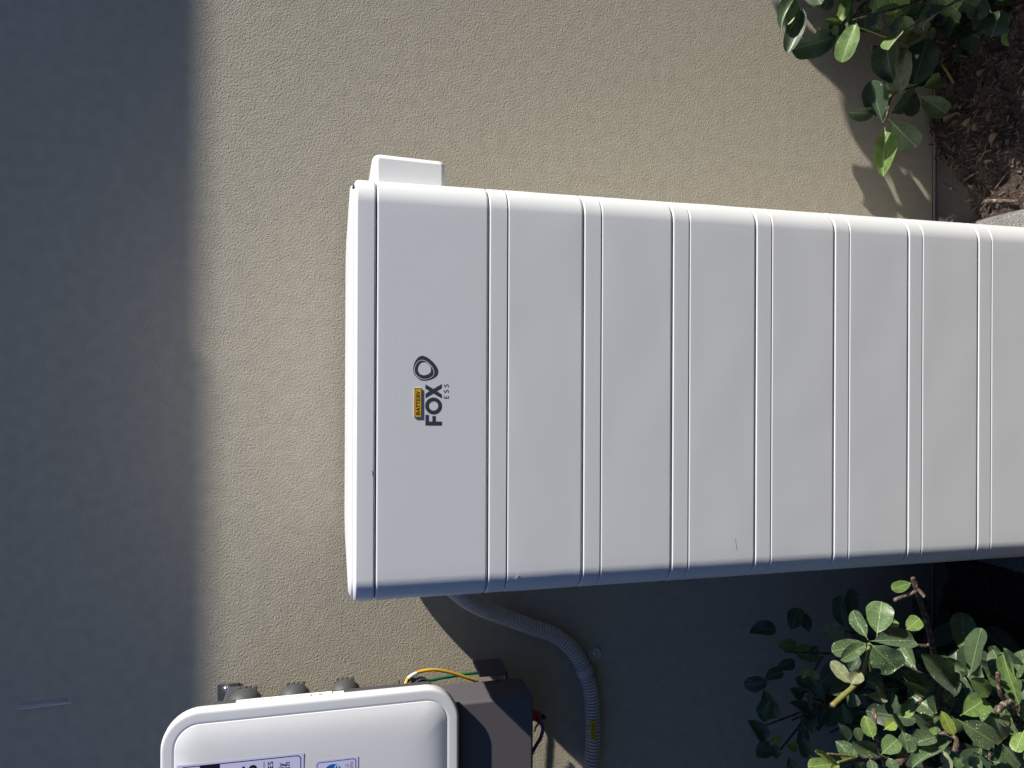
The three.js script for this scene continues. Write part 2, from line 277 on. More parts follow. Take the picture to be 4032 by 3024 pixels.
{ // printed mark, lettering and stick-on label on the tower's front, traced at its true size
  const zf = 0.42315, P = (zx, zy) => { const p = at(1550 + zx / 4.483, 1350 + zy / 4.483, 0.423); return new THREE.Vector2(p.x, p.y); };
  const put = (name, geo, mat, label) => { const m = mesh(name, geo.translate(-BX, -towerY, zf - BZ), mat, tower); if (label) m.userData.label = label; return m; };
  const flat = (s, d = 0.00008) => new THREE.ExtrudeGeometry(s, { depth: d, bevelEnabled: false, curveSegments: 40 });
  const poly = (a) => new THREE.Shape(a.map(([x, y]) => P(x, y)));
  put('printed_letter', flat(poly([[848, 1455], [560, 1455], [560, 1270], [618, 1270], [618, 1388], [682, 1388], [682, 1290], [740, 1290], [740, 1388], [848, 1388]])), M.ink);
  const ring = (cx, cy, ro, ri) => { const s = new THREE.Shape(), h = new THREE.Path(); for (let i = 0; i < 48; i++) { const a = i / 48 * 6.28319, p = P(cx + ro * Math.cos(a), cy + ro * Math.sin(a)), q = P(cx + ri * Math.cos(a), cy + ri * Math.sin(a)); i ? (s.lineTo(p.x, p.y), h.lineTo(q.x, q.y)) : (s.moveTo(p.x, p.y), h.moveTo(q.x, q.y)); } s.closePath(); h.closePath(); s.holes.push(h); return s; };
  put('printed_letter', flat(ring(703, 1112, 148, 83)), M.ink);
  put('printed_letter', flat(poly([[560, 975], [560, 900], [632, 852], [560, 806], [560, 730], [700, 812], [848, 728], [848, 796], [762, 853], [848, 908], [848, 978], [700, 892]])), M.ink);
  const blob = (pts, k = 1, c = [535, 480]) => { const q = pts.map(([x, y]) => { const p = P(c[0] + (x - c[0]) * k, c[1] + (y - c[1]) * k); return V(p.x, p.y, 0); }); return new THREE.CatmullRomCurve3(q, true).getPoints(90).map((p) => new THREE.Vector2(p.x, p.y)); };
  const outer = [[510, 228], [600, 262], [700, 345], [768, 440], [786, 510], [765, 575], [700, 625], [620, 656], [540, 667], [478, 657], [402, 602], [360, 550], [346, 470], [355, 390], [388, 312], [440, 252]];
  const line = [[482, 298], [545, 308], [622, 360], [690, 445], [714, 512], [704, 572], [650, 617], [580, 641], [500, 640], [420, 596], [371, 540], [358, 470], [378, 395], [422, 328]];
  const hole = [[525, 340], [585, 352], [640, 408], [658, 470], [646, 522], [600, 557], [530, 571], [466, 552], [436, 510], [424, 470], [440, 405], [478, 357]];
  const s1 = new THREE.Shape(blob(outer)); s1.holes.push(new THREE.Path(blob(line, 1.012)));
  const s2 = new THREE.Shape(blob(line, 0.93)); s2.holes.push(new THREE.Path(blob(hole)));
  put('printed_emblem', mergeGeometries([flat(s1), flat(s2)]), M.ink, 'dark grey rounded triangle emblem printed beside the lettering');
  const letter = (ch, zy, f, size, name, mat, zx, d = 0.00008) => { const g = new TextGeometry(ch, { font: f, size, depth: d, curveSegments: 6 }); g.computeBoundingBox(); const p = P(zx, zy); g.translate(p.x - g.boundingBox.min.x, p.y, 0); return g; };
  for (const [ch, zy] of [['E', 980], ['S', 880], ['S', 780]]) put('printed_letter', letter(ch, zy, thinFont, 0.0068, 'x', M.ink, 970), M.ink);
  const a = P(362, 1312), b = P(490, 800), plate = put('sticker', box(a.x, b.x, b.y, a.y, 0, 0.0011), M.yellow, 'yellow stick-on label reading BATTERY');
  const txt = new TextGeometry('BATTERY', { font: thinFont, size: 0.0051, depth: 0.0002, curveSegments: 4 }); txt.computeBoundingBox(); const bb = txt.boundingBox, wz = (b.x - a.x);
  txt.translate(-bb.min.x, 0, 0).scale(wz * 0.82 / (bb.max.x - bb.min.x), 1, 1).translate(a.x + wz * 0.09 - BX, b.y + 0.0023 - towerY, zf - BZ + 0.0012); mesh('lettering', txt, M.black, plate);
  const bd = 0.0004, frame = [box(a.x, b.x, b.y, b.y + bd, 0, 0.0002), box(a.x, b.x, a.y - bd, a.y, 0, 0.0002), box(a.x, a.x + bd, b.y + bd, a.y - bd, 0, 0.0002), box(b.x - bd, b.x, b.y + bd, a.y - bd, 0, 0.0002)];
  mesh('border', mergeGeometries(frame).translate(-BX, -towerY, zf - BZ + 0.0012), M.black, plate);
  // two faint scuffs
  const scuff = std(lin(0.2, 0.19, 0.18), 0.8);
  for (const [pts, w] of [[[[2030, 2282], [2036, 2272], [2044, 2266]], 0.0006], [[[2895, 2120], [2898, 2140], [2902, 2166]], 0.0004], [[[1462, 1852], [1466, 1860], [1467, 1872]], 0.0004]]) mesh('scuff_mark', tube(pts.map(([x, y]) => at(x, y, 0.4232).sub(tower.position)), w, { seg: 8, rad: 5 }), scuff, tower);
}
{ // the fly on the lid's corner
  const p = V(0.2708, Y0 - 0.0228, 0.4085), f = thing('fly', 'tiny black fly sitting on the corner of the tower lid', 'insect', [p.x, p.y, p.z]);
  mesh('body', mergeGeometries([new THREE.SphereGeometry(0.0016, 8, 6).scale(1.6, 1, 1).translate(-0.002, 0.0016, 0), new THREE.SphereGeometry(0.0015, 8, 6).translate(0.0005, 0.0017, 0), new THREE.SphereGeometry(0.001, 8, 6).translate(0.0025, 0.0016, 0)]), M.black, f);
  for (const s of [-1, 1]) { for (const x of [-0.001, 0.0005, 0.002]) mesh('leg', tube([V(x, 0.0015, 0), V(x, 0.002, s * 0.0018), V(x, -0.0002, s * 0.0032)], 0.00018, { seg: 4, rad: 4 }), M.black, f); mesh('wing', new THREE.CircleGeometry(0.0018, 8).scale(1.3, 0.5, 1).rotateX(-Math.PI / 2).translate(-0.002, 0.0033, s * 0.0011), M.ink, f); }
}

// ---------------------------------------------------------------- inverter
const inverter = thing('inverter', 'white and dark grey solar inverter hung on the wall beside the tower', 'inverter', [-0.7305, 1.04, 0]);
{
  const ox = -0.7305, oy = 1.04, L = (g) => g.translate(-ox, -oy, 0);
  const sec = new THREE.Shape([[-0.529, 0.192], [-0.529, 0.158], [-0.534, 0.150], [-0.588, 0.03], [-0.87, 0.03], [-0.927, 0.150], [-0.932, 0.158], [-0.932, 0.192]].map(([x, z]) => new THREE.Vector2(x, -z)));
  mesh('housing', L(new THREE.ExtrudeGeometry(sec, { depth: 0.352, bevelEnabled: true, bevelSize: 0.004, bevelThickness: 0.006, bevelSegments: 3 }).rotateX(-Math.PI / 2).translate(0, 1.222, 0)), M.housing, inverter);
  // front cover: flat rim with a pillowed centre in it
  const cx = -0.7305, cy = 1.409, W = 0.43, H = 0.47;
  const fp = mesh('front_panel', L(loft([[0.190, 0.003], [0.192, 0], [0.204, 0], [0.208, 0.0009], [0.2094, 0.003], [0.2098, 0.006], [0.2098, 0.0165], [0.2097, 0.018], [0.2093, 0.0195], [0.2091, 0.0215]], W, H, 0.058, { cs: 12, sub: 4 }).translate(cx, cy, 0)), M.panel, inverter);
  fp.userData.label = 'white rounded front cover';
  mesh('raised_centre', L(loft([[0.204, 0.0203], [0.2091, 0.0205], [0.2096, 0.0225], [0.2108, 0.0265], [0.2126, 0.033], [0.2145, 0.043], [0.2157, 0.056], [0.2164, 0.072], [0.2167, 0.09], [0.2168, 0.11]], W, H, 0.058, { cs: 12, sub: 4, minR: 0.022 }).translate(cx, cy, 0)), M.panel, fp);
  // lower cable cover and its bracket
  const cov = mesh('cable_cover', L(new RoundedBoxGeometry(0.349, 0.17, 0.084, 3, 0.0055).translate(-0.7305, 1.121, 0.145)), M.cover, inverter);
  for (const px of [1925, 1961]) { const y = at(px, 2670, 0.11).y; mesh('slot', L(box(-0.5563, -0.5557, y - 0.0035, y + 0.0035, 0.110, 0.114)), M.black, cov); }
  mesh('wall_hook', L(mergeGeometries([box(-0.551, -0.545, 1.062, 1.118, 0.03, 0.1015, 0.0025), box(-0.57, -0.5515, 1.062, 1.068, 0.085, 0.1015, 0.0025)])), M.cover, inverter);
  const br = mesh('mounting_bracket', L(box(-0.66, -0.5575, 1.553, 1.592, 0.0008, 0.0045, 0.0018)), M.housing, inverter);
  mesh('bolt', L(mergeGeometries([new THREE.CylinderGeometry(0.0085, 0.0085, 0.0015, 20).rotateX(Math.PI / 2).translate(-0.5665, 1.576, 0.0055), new THREE.SphereGeometry(0.0062, 16, 10, 0, Math.PI * 2, 0, Math.PI / 2).rotateX(Math.PI / 2).translate(-0.5665, 1.576, 0.006)])), M.zinc, br);
  mesh('boss', L(box(-0.63, -0.556, 1.535, 1.572, 0.02, 0.1, 0.006)), M.housing, inverter);
  // three capped sockets along the side
  const cap = (y, s) => {
    const pts = [[0, 0.017], [0.006, 0.0168], [0.012, 0.015], [0.019, 0.0105], [0.024, 0.005], [0.0265, -0.001], [0.0265, -0.02]].map(([r, h]) => new THREE.Vector2(r * s, h));
    const c = mesh('socket_cap', L(new THREE.LatheGeometry(pts.reverse(), 28).rotateZ(-Math.PI / 2).rotateY(0.3).translate(-0.546, y, 0.108)), M.housing, inverter);
    const parts = []; for (let i = 0; i < 4; i++) parts.push(box(0.008, 0.021, -0.003 + 0, 0.003, -0.004, 0.004, 0.001).translate(0, (i - 1.5) * 0.0085 * s, -0.024));
    mesh('grip_rib', L(mergeGeometries(parts).rotateY(0.3).translate(-0.549, y, 0.108)), M.housing, c); return c;
  };
  cap(1.531, 1.05); cap(1.449, 1); cap(1.363, 1);
  const clip = mesh('metal_clip', L(box(-0.575, -0.55, 1.358, 1.382, 0.06, 0.066, 0.0012)), M.black, inverter);
  for (const [y, x] of [[1.379, -0.5545], [1.364, -0.5495], [1.361, -0.5475]]) mesh('screw', L(new THREE.SphereGeometry(0.0027, 10, 8).translate(x, y, 0.068)), M.zinc, clip);
  mesh('earth_stud', L(new THREE.CylinderGeometry(0.003, 0.003, 0.014, 10).rotateZ(Math.PI / 2).translate(-0.532, 1.272, 0.14)), M.zinc, inverter);
  mesh('gland', L(new THREE.SphereGeometry(0.021, 20, 14).scale(0.8, 1, 1).translate(-0.556, 1.232, 0.1)), M.housing, inverter);
  // rating plate on the side of the housing: rows of small print
  const plate = canvasTex(512, 96, (g, w, h) => {
    g.fillStyle = '#f2f2f0'; g.fillRect(0, 0, w, h); g.fillStyle = '#5a5c60';
    const b = [24, 30, 22, 34, 26, 40, 28, 22, 36, 30]; let x = 26, i = 0; while (x < 380) { for (let y = 10; y < 80; y += 12) g.fillRect(x, y, 3 + (i * 7) % 4, 7); if (i % 4 === 3) g.fillRect(x + 8, 8, 2, 78); x += 9 + (i % 3); i++; }
    g.fillStyle = '#5f78a8'; g.fillRect(392, 20, 14, 40); g.fillStyle = '#55585c'; g.fillRect(440, 26, 20, 44);
  });
  const pg = new THREE.PlaneGeometry(0.153, 0.026).rotateZ(-Math.PI / 2).rotateY(Math.PI / 2).translate(-0.5247, 1.462, 0.173);
  mesh('rating_plate', L(pg), std(0xffffff, 0.4, { map: plate }), inverter);
  mesh('rating_plate', L(box(-0.5249, -0.5245, 1.366, 1.384, 0.163, 0.19)), M.plastic, inverter);
  // signs stuck on the front cover; only what the photograph shows of their print
  const signPaper = [0.60, 0.60, 0.86];
  const sign1 = canvasTex(800, 760, (g, w, h) => {
    g.fillStyle = '#d3d1f0'; g.fillRect(0, 0, w, h); g.strokeStyle = '#1c1c34'; g.lineWidth = 6; g.beginPath(); g.roundRect(16, 18, w - 32, h - 36, 26); g.stroke();
    g.fillStyle = '#070707'; g.fillRect(16, 133, w - 32, 119); g.fillStyle = '#0c0c10'; g.textAlign = 'right'; g.font = 'bold 128px sans-serif'; g.fillText('S', w - 40, 474);
    g.fillRect(60, 514, w - 92, 4); g.font = 'bold 46px sans-serif'; g.fillText('TES', w - 34, 572); g.fillText('ply', w - 52, 638); g.fillText('with', w - 48, 674);
  });
  const sign2 = canvasTex(400, 300, (g, w, h) => {
    g.fillStyle = '#d3d1f0'; g.fillRect(0, 0, w, h); g.strokeStyle = '#2f4a86'; g.lineWidth = 6; g.beginPath(); g.roundRect(16, 16, w - 32, h - 32, 20); g.stroke();
    g.fillStyle = '#0d62b4'; g.beginPath(); g.arc(w - 98, 124, 62, 0, 7); g.fill(); g.strokeStyle = '#dfe4f5'; g.lineWidth = 7; g.beginPath(); g.arc(w - 62, 150, 12, 0, 7); g.stroke();
    g.fillStyle = '#3a3b50'; g.textAlign = 'right'; g.font = '30px sans-serif'; g.fillText('ELD', w - 46, 234); g.fillText('ORN', w - 34, 266);
  });
  const put = (name, x1, y0, y1, w, t, label, rot) => { const m = mesh(name, new THREE.PlaneGeometry(w, y1 - y0), std(0xffffff, 0.45, { map: t }), inverter); m.position.set(x1 - w / 2 - ox, (y0 + y1) / 2 - oy, 0.2174); m.rotation.z = rot; m.userData.label = label; };
  put('warning_sign', -0.5945, 1.43, 1.619, 0.2, sign1, 'pale sign with a black heading bar on the front cover', -0.012);
  put('safety_sign', -0.6115, 1.3432, 1.4118, 0.0915, sign2, 'small pale sign with a blue disc on the front cover', 0);
}
const twoTone = (c1, c2, off) => (t, a) => Math.cos(a - off - t * 1.2) > 0.05 ? c1 : c2;
{
  const yl = lin(0.72, 0.4, 0.03), gr = lin(0.015, 0.15, 0.06);
  const w = (pts, lab, off, z0, z1) => { const P = pts.map(([x, y], i) => at(x, y, z0 + (z1 - z0) * i / (pts.length - 1))), base = P[0].clone(), t = thing('earth_wire', lab, 'wire', base.toArray(), 'earth wires beside the inverter'); mesh('insulation', tube(P.map((p) => p.clone().sub(base)), 0.0029, { seg: 60, rad: 16, color: twoTone(yl, gr, off) }), M.wire, t); return { t, P, base }; };
  const a = w([[1592, 2712], [1598, 2690], [1606, 2671], [1627, 2656], [1652, 2645], [1703, 2637], [1753, 2643], [1801, 2656], [1848, 2672], [1880, 2684]], 'yellow and green earth wire arching highest beside the inverter', 0.9, 0.125, 0.075);
  const b = w([[1587, 2722], [1596, 2700], [1603, 2684], [1620, 2673], [1649, 2677], [1690, 2679], [1737, 2670], [1785, 2662], [1832, 2654], [1877, 2650], [1900, 2650]], 'mostly green earth wire sagging low beside the inverter', -1.9, 0.13, 0.05);
  const c = at(1566, 2706, 0.13); const lug = mesh('crimp_lug', mergeGeometries([tube([at(1556, 2716, 0.14), at(1572, 2709, 0.135), at(1592, 2702, 0.128)].map((p) => p.sub(a.base)), (t) => 0.0045 - 0.001 * t, { seg: 8 })]), M.lug, a.t);
  mesh('tie_wrap', tube([at(1608, 2670, 0.121), at(1624, 2658, 0.118), at(1642, 2650, 0.114)].map((p) => p.sub(a.base)), 0.0032, { seg: 8 }), M.tie, a.t);
}

// ---------------------------------------------------------------- conduit with its saddle and label
{
  const D = 1.8228, pts = [[940, 1250, 0.16], [975, 1270, 0.12], [1011, 1298, 0.085], [1045, 1316, 0.055], [1085, 1331, 0.036], [1145, 1353, 0.024], [1201, 1374, 0.021], [1237, 1404, 0.021], [1260, 1443, 0.021], [1273, 1481, 0.021], [1279.5, 1532, 0.021], [1281, 1591, 0.022], [1276, 1648, 0.024], [1262, 1700, 0.026], [1246, 1760, 0.028]].map(([x, y, z]) => at(x * D, y * D, z));
  const base = pts[10].clone(); base.z = 0;
  const t = thing('corrugated_conduit', 'grey corrugated conduit curving from the tower down the shaded wall', 'conduit', base.toArray());
  const curve = new THREE.CatmullRomCurve3(pts.map((p) => p.clone().sub(base)), false, 'centripetal'); curve.arcLengthDivisions = 3000; const len = curve.getLength(), pitch = 0.0067, n = Math.round(len / pitch);
  const couple = at(1262 * D, 1448 * D, 0.021).sub(base); let uc = 0, best = 9; for (let i = 0; i <= 400; i++) { const d = curve.getPointAt(i / 400).distanceTo(couple); if (d < best) { best = d; uc = i / 400; } }
  const P = [], R = []; for (let i = 0; i <= n; i++) for (const [f, r] of [[0, 0.0100], [0.26, 0.0100], [0.30, 0.0148], [0.38, 0.0158], [0.6, 0.0160], [0.82, 0.0158], [0.94, 0.0148]]) { const u = (i + f) / (n + 1); P.push(curve.getPointAt(u)); R.push(r); }
  mesh('ribbed_tube', tube(P, (q, i) => R[i], { exact: true, rad: 22 }), M.conduit, t);
  const du = 0.016 / len; mesh('coupling', tube([-1, -0.5, 0, 0.5, 1].map((k) => curve.getPointAt(uc + k * du)), 0.0168, { seg: 14, rad: 22 }), M.coupling, t);
  // label stuck along the pipe
  const lc = at(1280.5 * D, 1577 * D, 0.036).sub(base), lt = canvasTex(384, 96, (g, w, h) => { g.fillStyle = '#d9b414'; g.fillRect(0, 0, w, h); g.strokeStyle = '#2a2408'; g.lineWidth = 5; g.strokeRect(3, 3, w - 6, h - 6); g.fillStyle = '#141206'; g.font = 'bold 74px sans-serif'; g.textAlign = 'center'; g.fillText('BATTERY', w / 2, 74); });
  const lg = box(-0.021, 0.021, -0.005, 0.005, 0, 0.0012), m = mesh('pipe_label', lg, std(lin(0.7, 0.42, 0.02), 0.45), t); m.position.copy(lc).add(V(0, 0, 0.0022)); m.rotation.set(-0.12, 0, 0.03);
  const face = mesh('label_face', new THREE.PlaneGeometry(0.0416, 0.0096), std(0xffffff, 0.45, { map: lt }), m); face.position.z = 0.0015;
  m.userData.label = 'yellow label reading BATTERY on the pipe';
  const sc = at(2342, 2578, 0.004), s = thing('pipe_saddle', 'translucent grey plastic saddle clip screwed over the conduit', 'clip', [sc.x, sc.y, 0]);
  mesh('lug', loft([[0.0006, 0], [0.004, 0], [0.005, 0.001]], 0.026, 0.03, 0.008, { cs: 6 }).rotateZ(0.5), M.saddle, s);
  mesh('screw', new THREE.SphereGeometry(0.0042, 14, 8, 0, 6.3, 0, 1.57).rotateX(Math.PI / 2).translate(0.002, 0.002, 0.005), M.zinc, s);
  const cw = couple.clone().add(base).sub(V(sc.x, sc.y, 0)), ax = curve.getTangentAt(uc), q = new THREE.Quaternion().setFromUnitVectors(V(0, 1, 0), ax);
  const ring = new THREE.CylinderGeometry(0.0178, 0.0178, 0.016, 28, 1, true); ring.applyQuaternion(q).translate(cw.x, cw.y, cw.z); const rIn = new THREE.CylinderGeometry(0.0171, 0.0171, 0.016, 28, 1, true).applyQuaternion(q).translate(cw.x, cw.y, cw.z);
  mesh('strap', mergeGeometries([ring, rIn]), M.saddle, s);
}
{ // red plug and its purple lead under the inverter
  const p = at(2100, 2815, 0.11), t = thing('purple_cable', 'purple cable with a red plug hanging under the inverter', 'cable', p.toArray());
  const l = (x, y, z) => at(x, y, z).sub(p);
  mesh('plug', tube([l(2085, 2812, 0.11), l(2100, 2816, 0.11), l(2118, 2820, 0.11), l(2126, 2822, 0.11)], (q) => q > 0.85 ? 0.007 : 0.0095, { seg: 10, rad: 14 }), M.red, t);
  mesh('plug_collar', tube([l(2124, 2821, 0.11), l(2136, 2823, 0.11), l(2146, 2826, 0.11)], (q) => 0.007 - 0.003 * q, { seg: 6, rad: 12 }), M.black, t);
  mesh('lead', tube([l(2118, 2832, 0.12), l(2133, 2850, 0.125), l(2137, 2872, 0.128), l(2128, 2905, 0.13), l(2108, 2940, 0.132), l(2096, 2962, 0.134), l(2080, 3000, 0.13)], 0.0034, { seg: 30 }), M.purple, t);
  for (const k of [0, 1]) mesh('bare_lead', tube([l(2104 + k * 8, 2836, 0.115), l(2120, 2846, 0.118), l(2112 - k * 4, 2862, 0.118), l(2102 + k * 6, 2880, 0.116)], 0.0012, { seg: 14, rad: 6 }), M.pinkWire, t);
}
// ---------------------------------------------------------------- leaves
function leafTex(base, vein, specks, seedN, blemish = 0) {
  return canvasTex(192, 384, (g, w, h) => {
    g.fillStyle = `rgb(${base})`; g.fillRect(0, 0, w, h); seed = seedN;
    for (let i = 0; i < 260; i++) { const k = rr(-1, 1), r = rr(4, 26); g.fillStyle = k > 0 ? `rgba(${vein},${0.05 * k})` : `rgba(10,16,8,${-0.10 * k})`; g.beginPath(); g.ellipse(rr(0, w), rr(0, h), r, r * rr(0.5, 1.4), rr(0, 3), 0, 7); g.fill(); }
    g.strokeStyle = `rgba(${vein},0.34)`; g.lineWidth = 1.6;
    for (let i = 0; i < 9; i++) for (const s of [-1, 1]) { const y = 20 + i * 40 + rr(-6, 6); g.beginPath(); g.moveTo(w / 2, y); g.quadraticCurveTo(w / 2 + s * 40, y + 14, w / 2 + s * 86, y + 52 + rr(-8, 8)); g.stroke(); }
    g.strokeStyle = `rgba(${vein},0.85)`; g.lineWidth = 5; g.beginPath(); g.moveTo(w / 2, 0); g.lineTo(w / 2, h); g.stroke();
    g.strokeStyle = `rgba(${vein},0.5)`; g.lineWidth = 5; g.strokeRect(1, 1, w - 2, h - 2);
    for (let i = 0; i < specks; i++) { const r = rr(1.2, 3.4) * (rnd() < 0.12 ? 1.7 : 1); g.fillStyle = `rgba(222,226,205,${rr(0.4, 0.95)})`; g.beginPath(); g.arc(rr(0, w), rr(0, h), r, 0, 7); g.fill(); }
    for (let i = 0; i < blemish; i++) { g.fillStyle = `rgba(150,112,66,${rr(0.5, 0.9)})`; g.beginPath(); const x = rnd() < 0.5 ? rr(0, 30) : rr(w - 30, w), y = rr(h * 0.3, h); for (let k = 0; k < 7; k++) g.lineTo(x + rr(-14, 14), y + rr(-20, 20)); g.fill(); }
  });
}
const leafMat = (tex, rough = 0.34) => phys(0xffffff, 0.9, { map: tex, side: THREE.DoubleSide, transmission: 0.22, thickness: 0, clearcoat: 0.55, clearcoatRoughness: rough });
const LM = {
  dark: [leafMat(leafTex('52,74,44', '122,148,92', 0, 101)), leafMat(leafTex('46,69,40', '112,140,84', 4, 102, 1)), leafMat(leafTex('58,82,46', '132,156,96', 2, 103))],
  speck: [leafMat(leafTex('70,96,52', '140,164,104', 95, 104)), leafMat(leafTex('64,90,48', '130,156,96', 130, 105, 1)), leafMat(leafTex('80,108,54', '150,174,108', 60, 106)), leafMat(leafTex('68,94,54', '146,168,112', 80, 107, 3))],
  mid: [leafMat(leafTex('92,122,52', '164,186,110', 12, 108)), leafMat(leafTex('106,134,58', '176,196,118', 30, 109))],
  young: [leafMat(leafTex('138,154,52', '206,214,120', 4, 110)), leafMat(leafTex('120,142,50', '196,206,112', 8, 111))],
  pale: [leafMat(leafTex('132,140,98', '176,180,140', 6, 112, 3), 0.6)],
};
const dryMat = [std(lin(0.15, 0.095, 0.06), 0.9, { side: THREE.DoubleSide }), std(lin(0.1, 0.062, 0.04), 0.9, { side: THREE.DoubleSide }), std(lin(0.24, 0.17, 0.11), 0.9, { side: THREE.DoubleSide })];
// unit leaf: base at the origin, tip at y = 1, width 1, face towards +z
function leafGeo({ widest = 0.58, tip = 1, fold = 0.18, curl = 0.15, twist = 0, ripple = 0.02, s = 0, notch = 0 }) {
  const ns = 11, nx = 4, pos = [], uv = [], idx = [], b = 0.4 * tip, a0 = b * widest / (1 - widest), peak = Math.pow(widest, a0) * Math.pow(1 - widest, b);
  for (let j = 0; j <= ns; j++) {
    const t = j === 0 ? 0 : j === 1 ? 0.1 : 0.1 + 0.9 * (1 - Math.pow(1 - (j - 1) / (ns - 1), 1.7)), q = Math.max(0, (t - 0.1) / 0.9);
    const w = Math.max(0.016, 0.5 * Math.pow(q, a0) * Math.pow(1 - q, b) / peak);
    for (let i = 0; i <= nx; i++) {
      const a = i / nx * 2 - 1; let ww = w * (1 + 0.035 * Math.sin(t * 17 + s + a * 2)); if (notch && a > 0.4 && t > 0.55 && t < 0.75) ww *= 1 - notch;
      const x = a * ww, z = (0.6 * Math.abs(a) + 0.4 * a * a) * w * fold * 2 - curl * Math.pow(t - 0.15, 2) + ripple * Math.sin(t * 11 + s + a * 3) * Math.abs(a), tw = twist * (t - 0.3);
      pos.push(x * Math.cos(tw) - z * Math.sin(tw), t, x * Math.sin(tw) + z * Math.cos(tw)); uv.push(0.5 + a * w * 0.96, t);
    }
  }
  for (let j = 0; j < ns; j++) for (let i = 0; i < nx; i++) { const a = j * (nx + 1) + i, c = a + nx + 1; idx.push(a, a + 1, c + 1, a, c + 1, c); }
  const g = new THREE.BufferGeometry(); g.setAttribute('position', new THREE.Float32BufferAttribute(pos, 3)); g.setAttribute('uv', new THREE.Float32BufferAttribute(uv, 2)); g.setIndex(idx); g.computeVertexNormals(); return g;
}
const LG = [leafGeo({ s: 1, fold: 0.14, tip: 1.2 }), leafGeo({ widest: 0.62, curl: 0.22, fold: 0.1, s: 2.2 }), leafGeo({ widest: 0.54, tip: 1.5, fold: 0.24, s: 3.1 }), leafGeo({ widest: 0.64, fold: 0.06, curl: 0.05, ripple: 0.03, s: 4 }), leafGeo({ widest: 0.56, tip: 1.2, twist: 0.6, curl: 0.2, s: 5 }), leafGeo({ widest: 0.6, notch: 0.3, fold: 0.12, ripple: 0.04, s: 6.4 }), leafGeo({ widest: 0.5, tip: 1.7, fold: 0.36, curl: 0.5, twist: -0.6, s: 7 })];
const pick = (a) => a[Math.floor(rnd() * a.length)];
function leaf(parent, base, tip, width, normal, mat, geo) {
  const y = tip.clone().sub(base), len = y.length(); y.normalize();
  const z = normal.clone().addScaledVector(y, -normal.dot(y)).normalize(), x = y.clone().cross(z);
  const m = mesh('leaf', geo || pick(LG), mat, parent); m.matrixAutoUpdate = true;
  m.quaternion.setFromRotationMatrix(new THREE.Matrix4().makeBasis(x, y, z)); m.position.copy(base).sub(parent.position); m.scale.set(width, len, (width + len) / 2); return m;
}
const jitter = (k) => V(rr(-k, k), rr(-k, k), rr(-k, k));
// traced: [x0, y0, x1, y1, width, z0, z1, kind, tilt] in photograph pixels with real depths
function traced(parent, list, conv, scale, narrow) {
  for (const [x0, y0, x1, y1, w, z0, z1, kind, tx = 0, ty = 0] of list) {
    const b = at(...conv(x0, y0), z0), t = at(...conv(x1, y1), z1), n = camera.position.clone().sub(b).normalize().add(jitter(0.3)).add(V(tx, ty, 0));
    leaf(parent, b, t, Math.min(w * scale * mpp(b) * 1.06, b.distanceTo(t) * (narrow ? 0.56 : 0.9)), n, pick(LM[kind]), narrow ? pick([LG[0], LG[2], LG[4], LG[6]]) : undefined);
  }
}
function stems(parent, list, conv) {
  for (const [pts, r0, r1, mat] of list) mesh('stem', tube(pts.map(([x, y, z]) => at(...conv(x, y), z).sub(parent.position)), (t) => (r0 + (r1 - r0) * t) * (1 + 0.09 * pn(t * 20 + pts[0][0], pts[0][1] * 0.01, 4096, 77) + (Math.sin(t * 46 + pts[0][1]) > 0.93 ? 0.22 : 0)), { seg: 34, rad: 8 }), M[mat], parent);
}
// free-grown branch with leaves along it
function branch(parent, from, to, nl, kinds, size, bulge = 0.06) {
  const mid = from.clone().lerp(to, 0.55).add(V(rr(-bulge, bulge), rr(0, bulge), rr(-bulge, bulge))), c = new THREE.CatmullRomCurve3([from, mid, to]);
  mesh('stem', tube([from, mid, to].map((p) => p.clone().sub(parent.position)), (t) => 0.0045 - 0.0027 * t, { seg: 10, rad: 6 }), M.bark, parent);
  for (let i = 0; i < nl; i++) {
    const u = Math.min(1, 0.3 + 0.7 * (i + rnd()) / nl), p = c.getPointAt(u), tg = c.getTangentAt(u), a = i * 2.4 + rr(-0.4, 0.4), side = Math.abs(tg.y) < 0.9 ? tg.clone().cross(V(0, 1, 0)).normalize() : V(1, 0, 0), o2 = tg.clone().cross(side);
    const dir = tg.clone().multiplyScalar(rr(0.3, 0.9)).addScaledVector(side, Math.cos(a)).addScaledVector(o2, Math.sin(a)).normalize(), L = size * rr(0.7, 1.2), tip = p.clone().addScaledVector(dir, L); if (tip.z < 0.012) tip.z = 0.012 + rr(0, 0.02); if (tip.y < 0.03) tip.y = 0.03;
    leaf(parent, p, tip, L * rr(0.42, 0.55), V(0.3, 1, 0.45).add(jitter(0.6)), pick(LM[pick(kinds)]));
  }
}
const z3 = (x, y) => [2800 + x / 1.7955, 2150 + y / 1.7955], z4 = (x, y) => [2950 + x / 1.747, y / 1.747];

